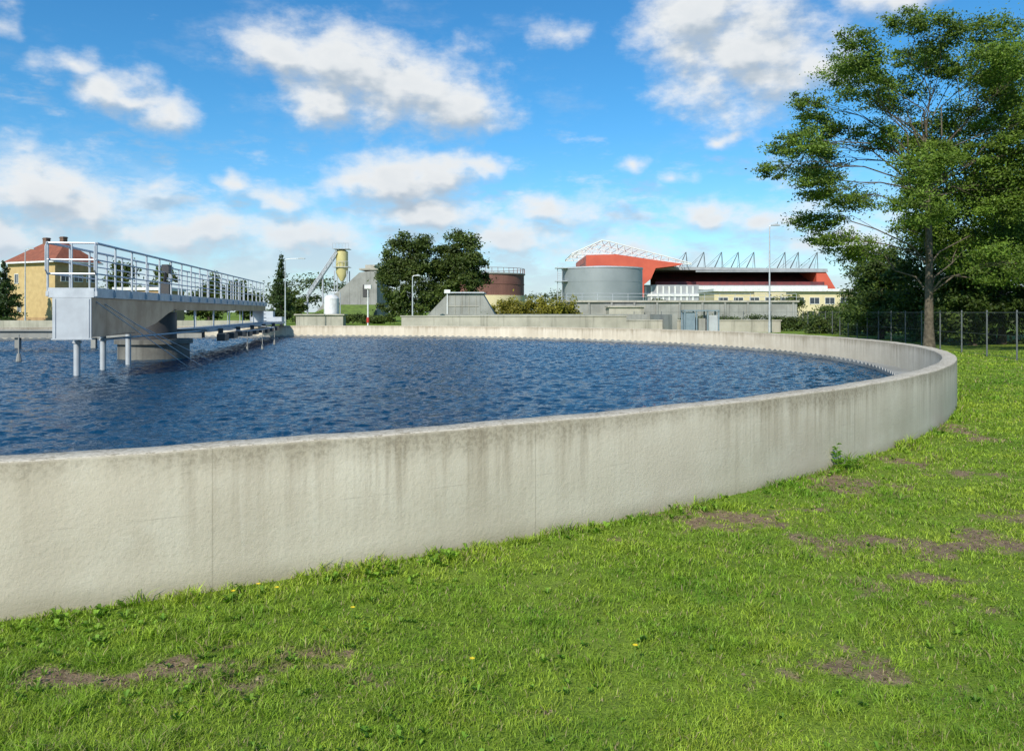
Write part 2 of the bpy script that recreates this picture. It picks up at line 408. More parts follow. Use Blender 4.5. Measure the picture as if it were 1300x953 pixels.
hl=t.math('ABSOLUTE',t.math('SUBTRACT',Vz,t.math('MULTIPLY_ADD',t.math('SUBTRACT',nb,.5),.03,.44)))
base=t.mix(t.math('MULTIPLY',t.math('MULTIPLY',t.sstep(hl,.006,.0),.3),t.sstep(nm,.5,.6)),base,(.2,.17,.13))
base=t.mix(t.math('MULTIPLY',t.sstep(Vz,.14,-.04),t.math('MULTIPLY',nm,1.0)),base,(.25,.215,.13))
topc=t.mix(t.sstep(nf,.45,.60),(.56,.50,.40),(.28,.24,.17)); topc=t.mix(t.math('MULTIPLY',t.sstep(nm,.35,.7),.5),topc,(.62,.57,.46))
base=t.mix(t.sstep(nz,.3,.7),base,topc)
t.put(b.inputs['Base Color'],base); b.inputs['Roughness'].default_value=.9; b.inputs['Specular IOR Level'].default_value=.2
bp=t.node('ShaderNodeBump',{'Height':t.math('ADD',nf,t.math('MULTIPLY',nm,.3)),'Distance':.005}); t.put(b.inputs['Normal'],bp.outputs[0])
M['wall']=mw

tank=thing('settling_tank','large round concrete settling tank filled with dark water','water tank',(CX,CY,0))
N=720
prof=[(R,-.2),(R,.3),(R,RIM-.018),(R-.005,RIM-.006),(R-.018,RIM),(R-TH+.015,RIM),(R-TH,RIM-.015),(R-TH,-.2)]
vs=[];fs=[]
for i in range(N):
    th=2*math.pi*i/N
    for (r,z) in prof:
        j=.004*math.sin(i*.7)+.003*math.sin(i*1.9) if z>RIM-.02 else 0
        vs.append((math.cos(th)*r,math.sin(th)*r,z+j*.8))
k=len(prof)
for i in range(N):
    i2=(i+1)%N
    for q in range(k-1): fs.append((i*k+q,i2*k+q,i2*k+q+1,i*k+q+1))
me=bpy.data.meshes.new('rim_wall'); me.from_pydata(vs,[],fs); me.materials.append(mw)
ul=me.uv_layers.new(name='UVMap'); data=[]
for i in range(N):
    for q in range(k-1):
        for (ii,qq) in ((i,q),(i+1,q),(i+1,q+1),(i,q+1)): data+= [ii/N*2*math.pi*R, prof[qq][1]]
ul.data.foreach_set('uv',data)
me.polygons.foreach_set('use_smooth',[True]*len(fs))
try: me.set_sharp_from_angle(angle=math.radians(50))
except Exception: pass
wob=bpy.data.objects.new('rim_wall',me); COL.objects.link(wob); wob.parent=tank

rw=R-TH-.75; NN=1400; vs=[];fs=[]
for i in range(NN):
    th=2*math.pi*i/NN; zt=WZ+.10+(.03 if i%4<2 else -.03)
    for r,z in((rw,WZ-.3),(rw,zt),(rw+.02,zt),(rw+.02,WZ-.3)): vs.append((math.cos(th)*r,math.sin(th)*r,z))
for i in range(NN):
    i2=(i+1)%NN
    for q in range(3): fs.append((i*4+q,i*4+q+1,i2*4+q+1,i2*4+q))
w_=MB(); w_.add(vs,fs,0); w_.build('overflow_weir',['concd'],tank,local=True,label='grey notched overflow weir plate')
w_=MB(); vs=[];fs=[]
for i in range(360):
    th=2*math.pi*i/360
    for r,z in((rw+.02,WZ+.03),(R-TH,WZ+.03)): vs.append((math.cos(th)*r,math.sin(th)*r,z))
for i in range(360): fs.append((i*2,((i+1)%360)*2,((i+1)%360)*2+1,i*2+1))
w_.add(vs,fs); w_.build('overflow_channel',['concd'],tank,local=True)
w_=MB(); w_.box(-32.5,-13.0,33.0,33.35,.62,.90); w_.box(-32.5,-13.0,32.9,33.45,.90,.94)
for i in range(6): w_.box(-30.5+i*3.2,-30.3+i*3.2,33.1,33.25,-.2,.62)
w_.build('scum_trough',['concd'],tank,label='grey scum trough crossing the water')

mwat,t,b=mat_new('water')
tc=t.node('ShaderNodeTexCoord').outputs['Object']
a2=t.noise(t.vm('MULTIPLY',tc,(1,1.6,1)),11,4,.65,.2)
bp=t.node('ShaderNodeBump',{'Height':a2,'Distance':.032}); t.put(b.inputs['Normal'],bp.outputs[0])
t.put(b.inputs['Base Color'],t.mix(t.sstep(t.noise(tc,.4,3,.5),.35,.65),(.0015,.026,.060),(.002,.034,.075)))
b.inputs['Roughness'].default_value=.05; b.inputs['IOR'].default_value=1.33
st=.046; gx=np.arange(-rw,rw+st,st); gy=np.arange(-rw,rw+st,st)
GX,GY=np.meshgrid(gx,gy,indexing='ij')
xx_=GX+(fbm(GX,GY,1.3,60,2)-.5)*.42; yy_=GY+(fbm(GX,GY,1.3,63,2)-.5)*.42
H=np.zeros_like(GX)
for (lam,ang,am) in ((.34,70,.0040),(.28,106,.0036),(.23,56,.0025),(.20,122,.0019),(.44,88,.0030)):
    kx=2*math.pi/lam*math.cos(math.radians(ang)); ky=2*math.pi/lam*math.sin(math.radians(ang))
    loc=.6+.8*vn(GX,GY,1.8,70+lam*3)
    H+=am*loc*np.sin(kx*xx_+ky*yy_+lam*40)
H+= (fbm(GX*1.0,GY*1.7,5.0,80,3)-.5)*.032
H=H+np.abs(H)*.3
Vv=np.stack([GX.ravel(),GY.ravel(),H.ravel()],1); n1_,n2_=GX.shape
I=(np.arange(n1_-1)[:,None]*n2_+np.arange(n2_-1)[None,:]); rr=np.hypot(GX,GY)<rw+.01
ok=rr[:-1,:-1]&rr[1:,:-1]&rr[:-1,1:]&rr[1:,1:]; I=I[ok]
F=np.stack([I,I+n2_,I+n2_+1,I+1],1)
used=np.unique(F); mp=np.zeros(len(Vv),int); mp[used]=np.arange(len(used))
wt=np_mesh('water',Vv[used],mp[F],mwat,smooth=True); wt.location=(CX,CY,WZ); wt['kind']='structure'; wt['label']='dark blue rippled water in the round tank'

pier=thing('concrete_pier','round weathered concrete pier standing in the tank water','pier',(-11.9,26.2,0))
MB().cyl(-11.9,26.2,-.2,.66,1.1,n=48).build('column',['pierc'],pier,smooth=True)
MB().cyl(-11.9,26.2,.66,.80,1.2,n=48).build('capital',['pierc'],pier,smooth=True)
MB().cyl(-11.9,26.2,.80,1.70,.7,n=32).build('bearing',['dark'],pier,smooth=True)

# ------------------------------------------------------------------ scraper bridge
br=thing('scraper_bridge','steel scraper bridge with galvanised railings crossing the round tank','bridge',(-10.01,17.92,0),math.radians(9.43))
LB=31.4; LD=27.5; DK=2.15; YD=6.6; ZS=1.78
m=MB()
m.box(-.475,.475,0,LD,DK-.05,DK)
m.box(.475,.50,0,LD,DK-.12,DK+.10); m.box(-.50,-.475,0,LD,DK-.12,DK+.10); m.box(-.475,.475,-.025,0,DK-.12,DK+.10)
m.build('deck',['galv'],br,local=True)
m=MB()
for sx_ in(-1,1):
    x0=.40*sx_
    poly=[(.02,1.12),(.02,DK-.13),(LD,DK-.13),(LD,ZS),(YD+.8,ZS),(YD,ZS-.12),(YD-1.4,1.36),(YD-3,1.18)]
    nn=len(poly); v2=[(x0-.01,a,b_) for a,b_ in poly]+[(x0+.01,a,b_) for a,b_ in poly]
    m.add(v2,[tuple(range(nn)),tuple(range(2*nn-1,nn-1,-1))]+[(i,(i+1)%nn,(i+1)%nn+nn,i+nn) for i in range(nn)])
    m.box(x0-.07,x0+.07,.02,LD,DK-.13,DK-.105); m.box(x0-.06,x0+.06,YD+.8,LD,ZS-.02,ZS)
m.box(-.39,.39,.03,YD-3,1.12,1.14)
for i in range(17): m.box(-.39,.39,.5+i*1.6,.56+i*1.6,1.80,1.88)
m.build('girder',['steel'],br,local=True)
m=MB(); m.box(-.40,.42,-.03,.0,1.10,DK-.125); m.box(-.42,.44,-.05,.02,1.07,1.10)
m.box(-.35,-.33,-.045,-.03,1.12,2.0); m.box(.36,.38,-.045,-.03,1.12,2.0)
m.build('end_plate',['pale'],br,local=True,label='pale grey steel plate closing the bridge end')
PH=1.12; ysp=[0.02+i*1.3 for i in range(21)]
pm=MB(); pm.tube([(0,0,DK-.1),(0,0,DK+PH)],.026,8); pm.box(-.03,.03,-.04,.04,DK-.09,DK+.02)
p0=None; Yend=ysp[-1]
for sx_ in(-1,1):
    for yy in ysp:
        if p0 is None: p0=pm.build('railing_post',['galv'],br,local=True,smooth=True); q=p0
        else: q=dup(p0,(0,0,0),br)
        q.location=(.515*sx_,yy,0)
m=MB()
for sx_ in(-1,1):
    for hh_,r_ in((PH,.030),(.74,.018),(.42,.018)):
        m.tube([(.515*sx_,0,DK+hh_),(.515*sx_,Yend,DK+hh_)],r_,8)
    m.tube([(.515*sx_,-.03,DK+PH+.01),(.515*sx_,-.10,DK+PH-.08),(.515*sx_,-.10,DK+.5),(.515*sx_,-.02,DK+.42)],.020,8)
for hh_ in(PH,.74,.42): m.tube([(-.515,0,DK+hh_),(.515,0,DK+hh_)],.022,8)
m.tube([(0,-.0,DK),(0,0,DK+PH)],.02,8)
m.build('handrail',['galv'],br,local=True,smooth=True)
lm=MB(); lm.cyl(0,0,-.25,1.15,.075,n=16); lm.cyl(0,0,.95,1.0,.10,n=16)
l0=None
for (xx,yy) in((-.28,1.1),(-.28,2.9),(-.28,5.0)):
    if l0 is None: l0=lm.build('leg',['pale'],br,local=True,smooth=True); q=l0
    else: q=dup(l0,(0,0,0),br)
    q.location=(xx,yy,0)
m=MB(); m.box(-.35,-.27,9.5,LB,1.0,1.12); m.box(.95,1.03,9.5,LB,1.0,1.12); m.box(-.27,.95,9.5,LB,1.09,1.11)
for i in range(12): m.box(-.27,.95,9.6+i*1.8,9.68+i*1.8,1.0,1.085)
m.build('lower_platform',['pale'],br,local=True)
hm=MB(); hm.tube([(0,0,1.11),(0,0,ZS+.02)],.022,6); h0=None
for i in range(6):
    for sx_ in(-.3,.38):
        if h0 is None: h0=hm.build('hanger',['galv'],br,local=True); q=h0
        else: q=dup(h0,(0,0,0),br)
        q.location=(sx_,10.2+i*3.3,0)
m=MB(); m.tube([(.1,1.6,1.02),(.75,9.5,1.04)],.028,8); m.build('scum_pipe',['pale'],br,local=True,smooth=True)
m=MB(); m.box(1.2,1.23,10,27,.90,.94)
for i in range(9): m.box(1.12,1.4,10.3+i*1.8,11.1+i*1.8,.66+.03*(i%3),.90)
for i in range(5): m.box(1.03,1.2,11+i*3.6,11.06+i*3.6,.91,1.1)
m.build('skimmer_blade',['dark'],br,local=True)
fm=MB(); fm.tube([(0,0,.98),(0,0,.25)],.016,8); fm.tube([(0,0,.38),(0,0,.12)],[.035,.06],10); 
f0=None
for (xx,yy) in((1.9,12.0),(2.1,14.5),(2.0,19.)):
    if f0 is None: f0=fm.build('scraper_rod',['concd'],br,local=True); q=f0
    else: q=dup(f0,(0,0,0),br)
    q.location=(xx,yy,0)
MB().tube([(1.0,11,1.06),(1.9,12,.98),(2.1,14.5,.98),(2.0,19,.98),(1.0,19.5,1.06)],.015,8).build('rod_carrier',['galv'],br,local=True)
for a_,b_ in (((.4,.3,1.95),(1.7,3.7,.15)),((.4,.9,1.9),(1.95,4.1,.15)),((.4,3.2,1.4),(1.7,6.6,.15))):
    MB().tube([a_,b_],.010,6).build('stay_cable',['galv'],br,local=True)
fb=thing('float_rod','thin steel rod with a grey float hanging at the water','float',(-15.4,24.6,0))
MB().tube([(-15.4,24.6,1.0),(-15.4,24.6,.25)],.02,8).tube([(-15.4,24.6,.40),(-15.4,24.6,.12)],[.05,.09],10).build('float',['concd'],fb)
m=MB(); m.tube([(.52,6.0,DK+.95),(.30,6.6,DK+.45)],.05,8); m.box(.42,.62,5.8,6.15,DK+.72,DK+.98); m.box(.2,.45,6.5,6.8,DK+.05,DK+.5)
m.build('drive_unit',['dark'],br,local=True)
m=MB(); m.box(-.9,.94,LB-.9,LB+.5,1.13,1.4); m.box(-.4,.4,LB-.7,LB+.2,1.4,1.75)
for sx_ in(-.8,.8): m.tube([(sx_-.1,LB+.2,1.03),(sx_+.1,LB+.2,1.03)],.18,16)
m.build('end_carriage',['pale'],br,local=True)
m=MB(); m.box(-.3,.3,LD+.001,LD+.06,1.12,DK-.01)
for i in range(5): m.box(-.3,.3,LD+.06+i*.25,LD+.312+i*.25,DK-.2-i*.2,DK-.16-i*.2); m.box(-.3,-.27,LD+.06+i*.25,LD+.312+i*.25,1.12,DK-.2-i*.2)
m.build('step',['pale'],br,local=True)

# ------------------------------------------------------------------ foliage generators
def leafcloud(cl,n,size,seed,colA,colB,subs=9,tight=.34,flat=.55,loosef=.12):
    r=np.random.RandomState(seed); cl=np.array(cl,float)
    vol=(cl[:,3]*cl[:,4]*cl[:,5])**(2/3); prob=vol/vol.sum()
    SC=[];SR=[];SCol=[];pr=[]
    for i,c in enumerate(cl):
        for j in range(subs):
            d=r.randn(3); d/=np.linalg.norm(d); rr=(.35+.65*r.rand()**.6)
            SC.append(c[:3]+d*c[3:6]*rr*.95); SR.append(c[3:6]*tight*(.5+1.0*r.rand())*np.array([1,1,flat/.55*.8])); SCol.append(.68+.64*r.rand()); pr.append(prob[i]/subs*(.5+r.rand()))
    SC=np.array(SC);SR=np.array(SR);SCol=np.array(SCol);pr=np.array(pr);pr/=pr.sum()
    k=r.choice(len(SC),n,p=pr)
    off=r.randn(n,3); off/=np.linalg.norm(off,axis=1)[:,None]; off*=(r.rand(n)**.6)[:,None]
    P=SC[k]+off*SR[k]*1.4
    loose=r.rand(n)<loosef; P=np.where(loose[:,None],P+r.randn(n,3)*SR[k]*.7,P)
    nrm=r.randn(n,3)+np.array([-.2,-.5,.9])+off*.5; nrm/=np.linalg.norm(nrm,axis=1)[:,None]
    u=np.cross(nrm,r.randn(n,3)); u/=np.linalg.norm(u,axis=1)[:,None]; v=np.cross(nrm,u)
    s_=(size*(.6+.8*r.rand(n)))[:,None]
    V=np.stack([P-u*s_,P+v*s_*.5,P+u*s_,P-v*s_*.5],1).reshape(-1,3)
    f=r.rand(n)[:,None]; c=np.array(colA)*(1-f)+np.array(colB)*f
    c=c*(SCol[k][:,None])*(.75+.5*r.rand(n)[:,None])
    return V,np.arange(n*4).reshape(-1,4),np.repeat(c,4,0),SC
def tree(name,label,cat,base,tr,th,cl,n,size,seed,colA,colB,bark='barkd',subs=9,tight=.34,sub_br=2,lean=(0,0),group=None,fork=.45,flat=.55,limb=.5,loosef=.12):
    r=random.Random(seed)
    e=thing(name,label,cat,base,group=group)
    V,F,C,SC=leafcloud(cl,n,size,seed,colA,colB,subs,tight,flat,loosef)
    np_mesh('crown',V,F,M['leaf'],C,parent=e)
    m=MB(); bx,by,bz=base
    K=9; tp=[]; rd=[]
    for i in range(K):
        f=i/(K-1); tp.append(Vector((bx+lean[0]*f+.12*math.sin(f*7+seed)*f*tr*4,by+lean[1]*f,bz-.15+f*th))); rd.append(tr*(1.35 if i==0 else 1)*(1-.72*f))
    m.tube(tp,rd,14)
    for ci,c in enumerate(cl):
        c0=Vector(c[:3]); f=fork+(1-fork)*max(0,min(1,(c0.z-bz)/(th*1.4)))*(.6+.4*r.random()); f=min(f,.97)
        i=int(f*(K-1)); s0=tp[i].lerp(tp[min(i+1,K-1)],f*(K-1)-i); r0=rd[i]*limb
        if c0.z<s0.z: 
            f=max(.25,(c0.z-bz)/th*.8); i=int(f*(K-1)); s0=tp[i]; r0=rd[i]*limb*.7
        L=(c0-s0).length; pts=[];rr=[]
        for q in range(6):
            g_=q/5; p_=s0.lerp(c0,g_)+Vector((r.uniform(-1,1),r.uniform(-1,1),r.uniform(-.5,1)))*L*.08*(1 if 0<q<5 else 0); p_.z+=L*.10*math.sin(g_*math.pi)
            pts.append(p_); rr.append(max(.012,r0*(1-.85*g_)))
        m.tube(pts,rr,8)
        for j in range(sub_br):
            tgt=Vector(SC[(ci*subs+j)%len(SC)]); sp=pts[2+j%4]; rj=rr[2+j%4]*.5
            mid=sp.lerp(tgt,.5)+Vector((r.uniform(-1,1),r.uniform(-1,1),r.uniform(0,1)))*.12*(tgt-sp).length
            m.tube([sp,mid,tgt],[rj,rj*.7,.008],6)
    m.build('trunk',[bark],e,smooth=True)
    return e

k=.0355; YT=35.5
cp=[(1005,195,30,20),(985,215,20,12),(1025,238,34,18),(1000,180,24,12),(1045,155,36,22),(1060,108,32,22),(1045,82,22,14),(1095,70,34,22),(1130,46,32,16),(1165,60,32,24),(1215,44,36,20),(1262,46,36,24),(1300,62,38,30),
(1100,120,32,20),(1155,112,36,26),(1215,100,44,30),(1275,115,44,34),(1065,200,36,22),(1108,172,30,20),(1085,250,38,24),(1040,278,34,14),(1125,228,34,24),(1170,165,34,26),(1225,165,44,34),(1285,185,42,38),
(1130,275,38,24),(1210,225,44,32),(1260,250,46,34),(1100,312,38,20),(1215,285,44,30),(1320,240,40,40),(1070,168,20,14),(1018,135,24,13),(1330,130,40,40),(1185,85,26,20),(1330,300,40,34),(1270,310,42,32),(1230,340,42,26),(1300,350,42,28),(1345,190,40,40),(1350,70,36,30),(1175,200,32,24),(1060,300,28,14),(1300,150,40,30),(1295,230,40,34),(1250,205,36,28),(1290,85,36,26)]
r=random.Random(3); cl=[]
for (px,py,a,bq) in cp:
    yy=YT+r.uniform(-3.4,3.4); cl.append(((px-650)*k,yy,1.7+(396-py)*k,a*k*1.05,a*k*1.12,bq*k*1.05))
tree('robinia_tree','tall spreading robinia with airy green foliage beside the fence','tree',(18.8,YT,0),.21,10.5,cl,205000,.060,5,(.080,.145,.017),(.165,.24,.03),'bark',subs=28,tight=.30,sub_br=8,lean=(-.1,0),fork=.42,flat=.46,limb=.38,loosef=.32)

gA,gB=(.040,.075,.012),(.085,.13,.021)
def bush_clusters(x,y,z0,z1,w,n,seed,taper=.6):
    r=random.Random(seed); out=[]
    for i in range(n):
        f=(i+.5)/n; z=z0+(z1-z0)*f; ww=w*(1-taper*f**2)*(.75+.35*r.random())
        a=r.uniform(0,6.28); rr=ww*.38
        out.append((x+math.cos(a)*rr,y+math.sin(a)*rr,z,ww*.55,ww*.55,(z1-z0)/n*1.3+.3))
    return out
spec=[(24,45,9.0,4.0),(28,46,14,5.8),(32,45,13,5.5),(23.4,50,5.5,2.8),(25.8,41.5,11,4.6),(31,39,12,5),(26.8,57,7,3.2),(23.4,40,4.8,2.6),(27.5,36,5,3.0),(36,47,14,6),(33,33,6,3.5),(28,61,6.5,3.5),(28.5,41.5,13.5,5)]
for i,(x_,y_,h_,w_w) in enumerate(spec):
    lab='dark dense broadleaf tree behind the chain-link fence' if h_>6.5 else 'low dark bushy tree behind the chain-link fence'
    tree('broadleaf_tree',lab,'tree',(x_,y_,0),.2,h_*.6,bush_clusters(x_,y_,.7,h_-.8,w_w,9,50+i,.45),17000,.10,60+i,gA,gB,subs=15,tight=.34,sub_br=1,group='trees behind the fence',loosef=.22)

pA,pB=(.045,.075,.015),(.10,.135,.026)
def pcl(lst,D_):
    kk=D_/1000; r=random.Random(len(lst)); return [((px-650)*kk,D_+r.uniform(-1.5,1.5),1.7+(396-py)*kk,a*kk,a*kk,b_*kk) for px,py,a,b_ in lst]
tree('pine_tree','dense green pine with a rounded spreading crown','tree',(-13.4,105,0),.3,8,pcl([(500,335,20,18),(520,308,24,15),(540,312,16,14),(510,362,26,20),(495,385,18,14),(535,345,26,22),(545,375,24,20),(520,390,26,12),(525,330,26,22),(500,352,22,20)],105),30000,.18,81,pA,pB,subs=16,sub_br=1,tight=.34)
tree('pine_tree','dense green pine with a broad flat-topped crown','tree',(-7.2,107,0),.3,8,pcl([(585,310,22,16),(570,330,20,18),(600,335,20,16),(610,352,12,10),(590,362,24,18),(565,365,18,18),(580,385,24,12),(556,340,12,12),(583,340,22,20)],107),28000,.18,82,pA,pB,subs=16,sub_br=1,tight=.34)
def conifer(x,y,h,w,seed,lab):
    cl=[(x,y,h*(.1+.86*i/7),w*(1-.9*i/7)*.9+.12,w*(1-.9*i/7)*.9+.12,h*.085) for i in range(8)]
    tree('conifer_tree',lab,'tree',(x,y,0),.15,h*.9,cl,8000,.15,seed,(.03,.06,.016),(.065,.10,.028),subs=14,tight=.4,sub_br=0)
conifer(-32.2,110,9.4,2.0,91,'slim pointed dark conifer standing by the tank')
conifer(-61.3,95,7.6,2.3,92,'dark conifer in front of the yellow brick house')
for i,(x_,y_,h_,w_w) in enumerate([(-62,125,10.5,5),(-56,128,9.5,4.5),(-50,130,8.5,5),(-45,132,7.5,4.5),(-39,135,6.5,4.5)]):
    tree('broadleaf_tree','green leafy tree beyond the round tank','tree',(x_,y_,0),.25,h_*.6,bush_clusters(x_,y_,1.2,h_-1,w_w,7,150+i),7000,.25,160+i,(.05,.085,.015),(.11,.14,.025),subs=9,sub_br=0,group='trees beyond the tank')
def shrub(name,lab,x,y,w,h,n,sz,seed,A,B,deep=1.2):
    V,F,C,_=leafcloud([(x+ww*w,y,h*(.35+.25*((i*37)%7)/7),w*.28,deep,h*.45) for i,ww in enumerate((-.38,-.15,.1,.35))],n,sz,seed,A,B,8,.42)
    e=thing(name,lab,'bush',(x,y,0)); np_mesh('crown',V,F,M['leaf'],C,parent=e)
    m=MB()
    for i in range(5): m.tube([(x+random.uniform(-.2,.2)*w,y,-.1),(x+random.uniform(-.35,.35)*w,y,h*.6)],[.05,.02],6)
    m.build('trunk',['barkd'],e)
for i,(x_,y_,w_w,h_) in enumerate([(-.2,95,4.5,3.3),(3.6,96,4.5,4.0),(6.6,97,3.4,3.2)]):
    shrub('shrub','yellowish green shrub near the concrete basins',x_,y_,w_w,h_,6000,.14,200+i,(.17,.17,.022),(.32,.28,.04))
for i,(x_,y_,w_w,h_) in enumerate([(20,88,7,1.3),(28,88,7,1.4),(36,90,7,1.5),(13.5,80,5,1.2),(-3,78,1.4,1.5),(32,84,7,1.2),(25,70.5,5,1.3),(24.8,62,2.4,1.5),(27.5,68,3,1.8)]):
    shrub('shrub','low dark green shrub in front of the long basin',x_,y_,w_w,h_,4500,.10,210+i,(.035,.065,.014),(.09,.12,.025),.8)
for i,(x_,y_,w_w,h_) in enumerate([(43,125,6,4.5),(50,122,8,3.0),(57,130,5,4.0),(24,150,10,4.2),(70,140,10,6)]):
    shrub('shrub','green shrub in front of the cream building',x_,y_,w_w,h_,6000,.17,220+i,(.05,.085,.015),(.11,.15,.03),1.5)
cl=[(x_,260+((i*53)%17),4+((i*31)%5),12,8,5) for i,x_ in enumerate(range(-330,-20,14))]+[(x_,420,5+((i*31)%5),14,8,5) for i,x_ in enumerate(range(-40,330,18))]
V,F,C,_=leafcloud(cl,50000,.5,300,(.05,.08,.03),(.10,.13,.045),8)
dw=np_mesh('distant_wood',V,F,M['leaf'],C); dw['kind']='stuff'; dw['label']='low belt of distant green trees'

def wallplant(x,y):
    e=thing('weed_plant','leafy green weed climbing up against the concrete wall','plant',(x,y,0))
    m=MB(); Vs=[];Cs=[]; r=np.random.RandomState(9)
    for s_ in range(9):
        hx=x+r.uniform(-.03,.32); hy=y+r.uniform(-.25,.02); H=[.30,.24,.16,.13,.11,.1,.09,.1,.08][s_]; bx_=x+r.uniform(-.05,.08)
        m.tube([(bx_,y-.03,-.05),(bx_*.5+hx*.5,hy*.5+y*.5-.02,H*.5),(hx if s_>1 else x,hy if s_>1 else y-.03,H)],[.004,.003,.0015],5)
        for j in range(20):
            f=.1+.9*r.rand(); px=bx_+((hx if s_>1 else x)-bx_)*f; py=(y-.03)+((hy if s_>1 else y-.03)-(y-.03))*f; pz=H*f
            a=r.rand()*6.28; L=.035+.03*r.rand(); dx,dy=math.cos(a),math.sin(a); w=L*.36
            p0=np.array([px,py,pz]); p2=p0+np.array([dx*L,dy*L,.01]); pm=(p0+p2)/2+np.array([0,0,.015]); q=np.array([-dy*w,dx*w,0])
            Vs+=[p0,pm+q,p2,pm-q]; c=np.array([.20,.36,.04])*(.7+.6*r.rand()); Cs+=[c]*4
    m.build('stem',['stem'],e); V=np.array(Vs); np_mesh('foliage',V,np.arange(len(V)).reshape(-1,4),M['leaf'],np.array(Cs),parent=e)
M['petal']=simple('yellow petals',(.8,.62,.02),(.7,.5,.02),.6)
M['stem']=simple('green stem',(.14,.24,.04),(.10,.18,.03),.6)
ang=math.atan2(8.45-CY,3.62-CX); wallplant(CX+math.cos(ang)*(R+.04),CY+math.sin(ang)*(R+.04))
fl=MB(); fl.tube([(0,0,-.05),(.01,0,.08)],[.0018,.0014],5,1)
for j in range(8):
    a=j*.785; c_,s2=math.cos(a),math.sin(a); fl.add([(.01,0,.08),(.01+c_*.011-s2*.004,s2*.011+c_*.004,.084),(.01+c_*.015,s2*.015,.086),(.01+c_*.011+s2*.004,s2*.011-c_*.004,.084)],[(0,1,2,3)],0)
flo=fl.build('yellow_flower',['petal','stem']); tag(flo,'small yellow flower in the grass by the wall','flower','yellow flowers in the lawn'); 
fps=[(-1.55,4.78),(-1.42,4.72),(-1.66,4.66),(-.9,4.4),(.6,3.9),(-.2,3.75)]
for i,(x_,y_) in enumerate(fps):
    q=flo if i==0 else dup(flo,(0,0,0))
    q.location=(x_,y_,-.03)

# ------------------------------------------------------------------ lamp posts
def lamp(x,y,h,arm,dirx,lab,hl=.75):
    e=thing('street_lamp',lab,'street lamp',(x,y,0),group='street lamps around the works')
    MB().tube([(x,y,-.1),(x,y,h*.4),(x,y,h)],[.085,.07,.045],12).cyl(x,y,0,.9,.11,n=12).build('pole',['galv'],e,smooth=True)
    MB().tube([(x,y,h-.03),(x+dirx*arm*.4,y,h+.08),(x+dirx*arm,y,h+.1)],[.04,.035,.03],8).build('arm',['galv'],e,smooth=True)
    x1=x+dirx*arm; m=MB(); a,b_=sorted((x1,x1+dirx*hl))
    m.prism([(a,h+.05),(b_,h+.05),(b_,h+.12),((a+b_)/2,h+.22),(a,h+.14)],y-.15,y+.15); m.build('lamp_head',['pale'],e)
lamp(21.25,65,8.75,.15,1,'tall grey street lamp with a short flat head',.7)
lamp(-25.9,90,7.7,1.5,1,'grey street lamp standing by the scraper bridge')
lamp(-10.1,80,5.3,.3,1,'slim grey street lamp in front of the pine trees',.5)
lamp(-58.7,95,9.2,.4,1,'thin grey lamp post before the yellow brick house')
def mpost(x,y,h):
    e=thing('signal_post','thin white and red post with a small box on top','post',(x,y,0),group='thin signal posts')
    MB().cyl(x,y,0,h*.7,.07,n=10,m=0).cyl(x,y,h*.2,h*.32,.12,n=10,m=1).cyl(x,y,h*.7,h,.05,n=10,m=0).build('pole',['white','sred'],e)
    MB().box(x-.3,x+.3,y-.15,y+.15,h-.05,h+.3).build('control_box',['white'],e,bevel=.02)
mpost(-12.8,70,3.8); mpost(-6.4,78,3.6)

# ------------------------------------------------------------------ fence
FP=lambda y:17.7+(y-27.4)*.2
fe=thing('chain_link_fence','galvanised chain-link fence with steel posts along the lawn','fence',(FP(12),12,0))
pm=MB(); pm.cyl(0,0,-.1,1.74,.03,n=10); pm.tube([(0,0,1.74),(0,0,1.77)],[.034,.02],10)
p0=None; yy=12.0; ps=[]
while yy<76: ps.append((FP(yy),yy)); yy+=2.62
xe=FP(yy-2.62); ye=yy-2.62
for i in range(1,7): ps.append((xe-2.6*i,ye))
for (a,b_) in ps:
    if p0 is None: p0=pm.build('fence_post',['post'],fe,local=True,smooth=True); q=p0
    else: q=dup(p0,(0,0,0),fe)
    q.location=(a-fe.location.x,b_-fe.location.y,0)
m=MB()
def ribbons(xa,ya,xb,yb):
    L=math.hypot(xb-xa,yb-ya); sp=.15; n_=int(L/sp); H=1.62; w=.0028
    P=lambda s_,z:(xa+(xb-xa)*s_/L,ya+(yb-ya)*s_/L,z)
    for i in range(-int(H/sp),n_):
        for d_ in(1,-1):
            s0=i*sp; s1=s0+H
            a0,a1=max(s0,0),min(s1,L)
            if a1<=a0: continue
            z0,z1=(a0-s0),(a1-s0)
            if d_<0: z0,z1=H-z0,H-z1
            m.add([P(a0,z0+.05-w),P(a1,z1+.05-w),P(a1,z1+.05+w),P(a0,z0+.05+w)],[(0,1,2,3)])
ribbons(ps[0][0],ps[0][1],xe,ye); ribbons(xe-15.6,ye,xe,ye)
for z_ in(.06,.85,1.68):
    m.tube([(ps[0][0],ps[0][1],z_),(xe,ye,z_)],.006 if z_<1.6 else .012,5); m.tube([(xe-15.6,ye,z_),(xe,ye,z_)],.01,5)
m.build('wire_mesh',['post'],fe)

